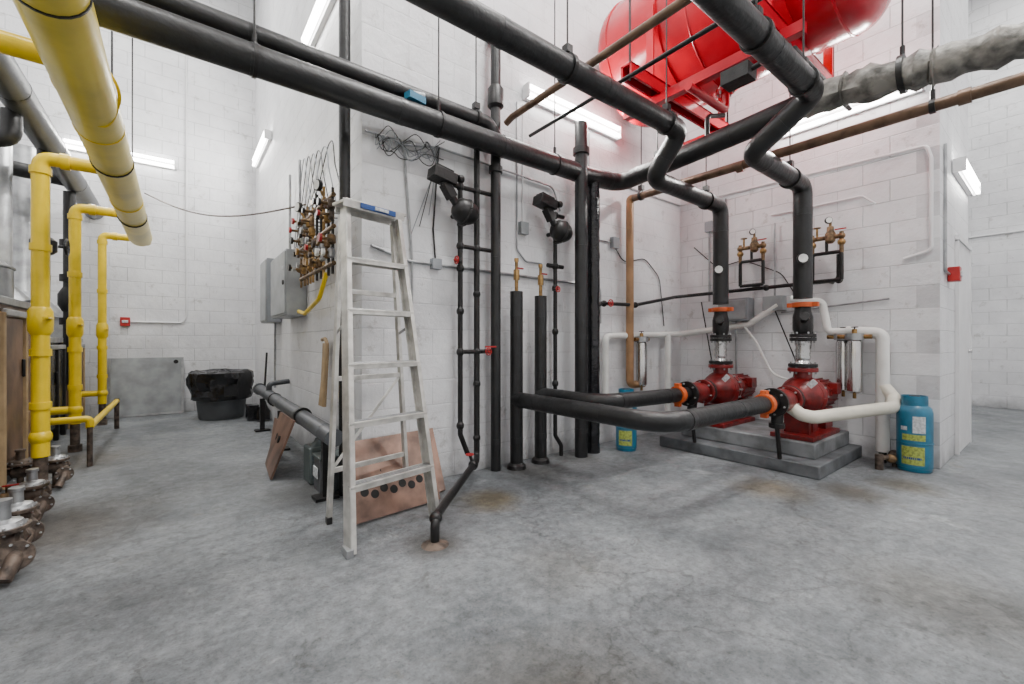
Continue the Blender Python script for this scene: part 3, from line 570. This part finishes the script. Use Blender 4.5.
def boiler(y0, y1, zt, k, xf=-1.05):
    b = B(); xc = (xf-2.5)/2; yc = (y0+y1)/2; L = y1-y0
    b.box((xc, yc, zt/2+.06), (abs(-2.5-xf), L, zt-.12), k); b.box((xc, yc, .06), (abs(-2.5-xf)-.1, L-.1, .12), 'iron'); b.box((xc, yc, zt+.02), (abs(-2.5-xf)+.04, L+.04, .06), 'steel')
    b.box((xf+.015, yc-L*.24, zt*.55), (.03, L*.44, zt*.75), k); b.box((xf+.015, yc+L*.24, zt*.55), (.03, L*.44, zt*.75), k)
    b.box((xf+.04, yc-L*.05, zt*.65), (.02, .02, .14), 'iron')
    b.box((xf-.2, y0-.012, zt*.55), (.03, .024, zt*.75), 'ply'); b.box((xf+.035, yc, zt*.95), (.03, L*.9, .05), 'steel')
    for q in (-.46, 0.02, .46): b.box((xf+.025, yc+L*q, zt*.5), (.045, .04, zt*.9), 'ply' if k == 'wood' else 'iron')
    b.lathe((xf-.45, yc, zt+.05), (0, 0, 1), [(0, .42), (.25, .42), (.5, .2), (.56, .17), (2.3, .17)], 'steel', 28)
    b.torus((xf-.45, yc, zt+.3), (0, 0, 1), .42, .012, 'steel', 28)
    b.make('boiler', .008)
boiler(2.7, 4.1, 1.35, 'wood'); boiler(4.5, 5.65, 1.38, 'wood', -1.0); boiler(6.15, 6.95, 1.1, 'bag'); boiler(7.3, 8.2, 1.1, 'wood')
bpipe([(-0.95, 2.0, 2.92), (-0.95, 8.5, 2.95)], 0.105, 0, k='gpipe', step=1.2)
bpipe([(-2.9, 7.0, 3.1), (-0.95, 7.0, 2.95)], 0.08, 0, k='black')
bpipe([(-2.9, 4.9, 2.62), (-1.0, 4.9, 2.62), (-1.0, 4.9, 2.85)], 0.06, 0.1, k='black')
def vv(b):
    b.lathe((-0.97, 5.7, 1.9), (0, 0, 1), [(0, .06), (.03, .09), (.12, .09), (.15, .06)], 'iron'); b.wheel((-.82, 5.7, 1.98), (1, 0, 0), .07, 'iron')
bpipe([(-0.97, 5.7, 2.84), (-0.97, 5.7, 1.45), (-1.2, 5.7, 1.4)], 0.045, .06, extra=vv)
def vv2(b):
    for z in (1.3, 1.8, 2.2): b.cyl((-1.0, 7.1, z), (-1.0, 7.1, z+.08), .085, 'iron')
    b.lathe((-1.0, 7.1, 1.45), (0, 0, 1), [(0, .06), (.08, .1), (.2, .1), (.28, .06)], 'iron')
bpipe([(-1.0, 7.1, 2.84), (-1.0, 7.1, 0.6), (-1.2, 7.1, .55)], 0.055, .06, extra=vv2)

# ---------------------------------------------------------------- corridor wall items
b = B(); b.box((0.94, 5.17, 1.70), (0.19, 0.85, 0.66), 'lgrey'); b.box((0.84, 5.17, 1.70), (0.015, 0.81, 0.62), 'lgrey'); b.cyl((.835, 4.82, 1.7), (.82, 4.82, 1.7), .025, 'iron'); b.box((.83, 4.85, 1.85), (.01, .06, .03), 'labelw')
for yy in (4.9, 5.4): b.cyl((1.0, yy, 2.03), (1.0, yy, 3.0), .014, 'steel')
b.make('electrical_panel', .006)
b = B(); b.box((0.95, 6.35, 1.75), (0.16, 0.5, 0.8), 'grey'); b.box((0.865, 6.35, 1.75), (0.015, 0.46, 0.76), 'lgrey'); b.cyl((1.0, 6.35, 1.35), (1.0, 6.35, .5), .014, 'steel'); b.make('electrical_panel', .006)
b = B(); rnd = random.Random(3)
for z in (1.70, 1.98, 2.22):
    b.tube([(0.93, 3.4, z), (0.93, 4.5, z)], .018, 'dbrass', 0, 12)
for i in range(10):
    yy = 3.44+i*.115+rnd.uniform(-.02, .02); top = 2.28+rnd.uniform(-.1, .08)
    b.tube([(0.93, yy, 1.62), (0.93, yy, top)], .011, rnd.choice(['dbrass', 'iron', 'brass']), 0, 8)
    for z in (1.78, 1.90, 2.06, 2.18):
        if rnd.random() < .15: continue
        zz = z+rnd.uniform(-.03, .03); s_ = rnd.uniform(.75, 1.2)
        b.lathe((0.92, yy, zz), (0, 0, 1), [(-.04, .014), (-.028, .027*s_), (.028, .027*s_), (.04, .014)], rnd.choice(['dbrass', 'rust', 'brass', 'dbrass', 'steel']), 10)
        xe = .87-rnd.random()*.04
        b.cyl((.93, yy, zz), (xe, yy, zz), .012, 'dbrass', seg=8)
        b.cyl((xe, yy, zz), (xe-.02, yy, zz), .027*s_, rnd.choice(['iron', 'rust', 'brass', 'dbrass', 'steel', 'dbrass', 'iron', 'dial', 'handle']), seg=12)
    b.cyl((.93, yy, 2.12), (1.035, yy, 2.12), .008, 'steel', seg=6)
for q in (3.6, 4.3): b.lathe((.88, q, 2.33), (-1, -.3, 0), [(0, .045), (.025, .045)], 'iron', 18); b.lathe((.853, q-.008, 2.33), (-1, -.3, 0), [(0, .037), (.002, .037)], 'dial', 18); b.cyl((.93, q, 2.22), (.88, q, 2.3), .01, 'brass')
b.make('valve_manifold')
b = B(); b.tube([(0.93, 3.6, 1.65), (0.9, 3.7, 1.45), (0.92, 4.3, 1.36), (0.93, 4.6, 1.4), (.95, 4.7, 1.4)], .018, 'yellow', .1, 10); b.make('yellow_flexible_hose')
b = B(); b.tube([(0.82, 2.98, 0.46), (0.82, 6.3, 0.50)], 0.06, 'gpipe', .08, 18); b.bands([(0.82, 2.98, 0.46), (0.82, 6.3, 0.50)], .06, 'can', .8); b.cyl((.82, 6.28, .5), (.82, 6.34, .5), .075, 'can')
for yy in (3.9, 5.2): b.cyl((.82, yy, .48), (.82, yy+.05, .48), .072, 'iron')
b.tube([(.82, 5.6, .5), (.82, 5.6, .62), (1.03, 5.6, .64)], .03, 'gpipe', .05, 12)
for yy in (3.2, 4.9, 6.1): b.box((.82, yy, .2), (.05, .05, .4), 'iron'); b.box((.82, yy, .01), (.16, .12, .02), 'iron')
b.make('grey_drain_pipe')
def board(c0, c1, t0, t1, k, holes=()):
    b = B(); c0, c1, t0, t1 = map(V, (c0, c1, t0, t1)); n = (c1-c0).cross(t0-c0).normalized()*0.008
    vs = [c0-n, c1-n, t1-n, t0-n, c0+n, c1+n, t1+n, t0+n]
    b.add(vs, [[0, 1, 2, 3], [7, 6, 5, 4], [0, 4, 5, 1], [1, 5, 6, 2], [2, 6, 7, 3], [3, 7, 4, 0]], k)
    for (u, w, r) in holes:
        p = c0+(c1-c0)*u+(t0-c0)*w; b.cyl(p-n*1.15, p+n*1.15, r, 'dark', seg=20)
    b.make('leaning_copper_board')
board((0.62, 4.40, 0.01), (0.58, 3.86, 0.01), (0.745, 4.42, 0.46), (0.745, 3.84, 0.46), 'copper', [(.4, .6, .03), (.65, .6, .03)])
board((0.70, 4.75, 0.01), (0.66, 4.45, 0.01), (0.75, 4.75, 0.36), (0.748, 4.45, 0.36), 'copper')
board((0.92, 2.74, 0.01), (1.55, 2.80, 0.01), (0.93, 3.06, 0.40), (1.58, 3.06, 0.42), 'copper', [(.3, .5, .012), (.7, .5, .012)])
board((0.84, 2.60, 0.01), (1.43, 2.66, 0.01), (0.85, 2.72, 0.22), (1.45, 2.78, 0.22), 'copper', [(.12+.11*i, .7-.1*(i % 2), .027) for i in range(8)])
b = B(); P = [(0.955, .56), (.975, .75), (.985, .95), (.99, 1.08)]
for (xa, za), (xb, zb) in zip(P, P[1:]): b.beam((xa, 3.86, za), (xb, 3.86, zb+.01), (0, 1, 0), .13, .02, 'ply')
b.tube([(.96, 3.79, .56), (.98, 3.79, .95), (.99, 3.81, 1.08), (.99, 3.88, 1.13), (.99, 3.97, 1.12)], .016, 'ply', .06, 8); b.make('leaning_wood_board')
b = B(); b.box((0.885, 3.66, 0.14), (0.18, 0.22, 0.28), 'jug'); b.lathe((0.885, 3.66, .27), (0, 0, 1), [(0, .08), (.03, .05), (.04, .03), (.07, .03)], 'jug'); b.make('plastic_jug', .02)
b = B(); b.box((0.90, 3.40, 0.12), (0.18, 0.2, 0.24), 'can'); b.box((0.90, 3.40, 0.25), (0.2, 0.22, 0.02), 'jug'); b.box((.80, 3.4, .14), (.01, .12, .08), 'labelw'); b.make('plastic_bin', .015)

b = B(); x, y = 0.50, 7.55
b.lathe((x, y, 0), (0, 0, 1), [(0, .27), (.02, .28), (.5, .33), (.52, .35), (.56, .35), (.56, .32), (.1, .26)], 'can', 32)
for s_ in (-1, 1): b.box((x+s_*.35, y, .42), (.05, .12, .04), 'can')
b.lathe((x, y, 0), (0, 0, 1), [(.28, .345), (.34, .375), (.42, .36), (.5, .39), (.58, .40), (.66, .39), (.69, .34), (.66, .28), (.64, .15), (.70, .05)], 'bag', 30, jit=.09); b.make('garbage_can')
b = B(); b.cyl((.93, 6.85, .1), (.99, 6.95, .95), .013, 'iron'); b.lathe((.93, 6.85, 0.02), (.06, .1, .95), [(0, .09), (.12, .085), (.2, .04), (.26, .02)], 'bag', 14); b.box((.82, 7.02, .12), (.14, .2, .2), 'bag'); b.make('broom')
b = B(); R = Matrix.Rotation(-.10, 3, 'X'); b.box((-.37, 8.43, .435), (.87, .015, .86), 'lgrey', R)
for s_ in (-1, 1): b.box((-.37+s_*.42, 8.425, .435), (.03, .03, .86), 'steel', R)
b.box((-.37, 8.385, .02), (.87, .03, .03), 'steel', R); b.cyl((-.03, 8.39, .8), (-.03, 8.36, .8), .03, 'iron'); b.make('leaning_metal_panel')
b = B(); b.box((-.62, 8.498, 1.4), (.11, .06, .13), 'handle'); b.box((-.62, 8.465, 1.4), (.07, .02, .04), 'labelw'); b.make('fire_alarm_pull_station', .006)
b = B(); b.tube([(-.56, 8.515, 1.4), (.05, 8.515, 1.4), (.1, 8.515, 1.5), (.1, 8.515, H)], .013, 'wpaint', .08, 10); b.make('electrical_conduit')
b = B(); b.box((5.62, .628, 1.72), (.12, .08, .13), 'handle'); b.box((5.62, .585, 1.72), (.05, .02, .05), 'labelw'); b.make('fire_alarm_strobe', .006)
b = B(); b.tube([(5.55, .655, 1.72), (5.35, .655, 1.72), (5.35, .655, 2.85)], .012, 'steel', .04, 8); b.make('electrical_conduit')
b = B(); b.tube([(10.785, -2.4, 2.9), (10.785, 1.2, 2.9), (10.785, 1.35, 3.0), (10.785, 1.35, 6.9)], .015, 'wpaint', .1, 8); b.make('electrical_conduit')

b = B(); b.tube([(1.1, 3.085, 1.80), (1.4, 3.085, 1.72), (3.6, 3.085, 1.70), (3.6, 3.085, 1.3)], .012, 'steel', .08, 8); b.make('electrical_conduit')
b = B(); b.tube([(1.06, 3.085, 2.62), (1.35, 3.085, 2.62), (1.42, 3.085, 1.75), (1.42, 3.085, .9)], .009, 'steel', .1, 8); b.tube([(1.35, 3.085, 2.6), (1.65, 3.085, 2.66), (2.9, 3.085, 2.62), (3.0, 3.085, 2.4)], .009, 'steel', .1, 8); b.make('electrical_conduit')
b = B(); b.tube([(2.45, 3.085, 3.3), (2.45, 3.085, 1.95), (2.55, 3.085, 1.85), (2.75, 3.085, 1.85)], .008, 'steel', .06, 8); b.tube([(2.52, 3.085, 3.3), (2.52, 3.085, 2.2)], .007, 'wpaint', 0, 8); b.box((2.52, 3.075, 2.15), (.09, .05, .11), 'lgrey'); b.make('electrical_conduit')
b = B(); b.tube([(3.42, 3.085, 3.3), (3.42, 3.085, 2.3), (3.5, 3.085, 2.2), (3.8, 3.085, 2.2)], .009, 'steel', .06, 8); b.box((3.83, 3.075, 2.2), (.1, .05, .12), 'grey'); b.make('electrical_conduit')
b = B(); b.tube([(1.65, 3.085, 2.66), (1.6, 3.085, 2.0), (1.62, 3.085, 1.74)], .007, 'iron', .06, 8); b.box((1.62, 3.075, 1.72), (.08, .05, .08), 'grey'); b.make('electrical_conduit')
b = B(); b.tube([(3.95, 3.08, 2.88), (5.16, 3.08, 2.88), (5.17, 3.05, 2.88), (5.175, .75, 2.82), (5.175, .72, 2.7), (5.175, .72, 1.9), (5.175, .9, 1.85)], .014, 'wpaint', .05, 8); b.make('electrical_conduit')
b = B(); b.tube([(5.175, 2.7, 2.5), (5.175, 2.7, 1.6)], .012, 'steel', 0, 8); b.tube([(5.175, 2.0, 2.5), (5.175, 1.2, 2.5), (5.175, 1.1, 2.4)], .01, 'wpaint', .05, 8); b.box((5.17, 2.7, 2.52), (.05, .09, .12), 'grey'); b.make('electrical_conduit')
b = B(); b.tube([(5.18, 1.0, 1.5), (5.18, 1.9, 1.42)], .009, 'steel', 0, 8); b.tube([(5.18, 2.5, 1.6), (5.18, 2.5, 2.82)], .009, 'steel', 0, 8); b.tube([(5.18, 1.7, 2.1), (5.18, 1.7, 1.0), (5.18, 1.75, .4)], .009, 'wpaint', .05, 8); b.make('electrical_conduit')
for k_ in range(8):
    b = B(); P = [V((1.12+random.random()*.15, 3.08, 2.62))]
    for j in range(7): P.append(V((1.1+j*.08+random.random()*.12, 3.05+random.random()*.035, 2.45+random.random()*.28)))
    if k_ < 3: P.append(V((1.40+k_*.08, 3.08, 1.9+.1*k_)))
    b.tube(P, .0035, 'iron' if k_ % 2 else 'grey', .12, 6, n=6); b.make('loose_control_wire')
for k_ in range(6):
    y_ = 3.4+.18*k_
    b = B(); b.tube([(1.0, y_, 2.2), (.97, y_+.12, 2.5+.03*k_), (.99, y_+.25, 2.75), (1.02, y_+.5, 2.8+.05*k_), (1.03, y_+.8, 2.6), (1.02, 4.9+.08*k_, 2.1)], .005, 'grey' if k_ % 2 else 'iron', .2, 6); b.make('loose_control_wire')
b = B(); b.tube([(5.18, 2.9, 2.3), (5.18, 2.6, 2.0), (5.18, 2.3, 2.05), (5.18, 1.9, 1.85), (5.18, 1.6, 1.3), (5.18, 1.65, .8)], .006, 'iron', .2, 6); b.make('loose_control_wire')
b = B(); b.tube([(3.85, 3.085, 2.15), (4.0, 3.085, 2.0), (4.4, 3.085, 2.1), (4.7, 3.085, 1.9), (4.8, 3.085, 1.3)], .006, 'iron', .2, 6); b.make('loose_control_wire')
b = B(); P = []
for i in range(17):
    t = i/16; p = V((-.4, 8.5, 3.34)).lerp(V((1.0, 4.65, 2.47)), t); p.z -= .22*math.sin(math.pi*t); P.append(p)
b.tube(P, .009, 'rust', 0, 8); b.make('hanging_cable')
b = B(); b.box((1.35, 2.88, 2.856), (.14, .07, .05), 'blue', Matrix.Rotation(.2, 3, 'Z')); b.cyl((1.3, 2.88, 2.88), (1.42, 2.88, 2.9), .02, 'labelw'); b.make('blue_tool')

# ---------------------------------------------------------------- world + camera
w = bpy.data.worlds.new('World'); sc.world = w; w.use_nodes = True; w.node_tree.nodes['Background'].inputs[0].default_value = (.8, .85, .9, 1); w.node_tree.nodes['Background'].inputs[1].default_value = 0.3
cd = bpy.data.cameras.new('camera'); cd.sensor_width = 36; cd.lens = 430/1024*36; cd.clip_start = 0.03
co = bpy.data.objects.new('camera', cd); sc.collection.objects.link(co); co.location = (0, 0, 1.1)
co.rotation_euler = (math.radians(90), 0, math.radians(-37.8)); sc.camera = co
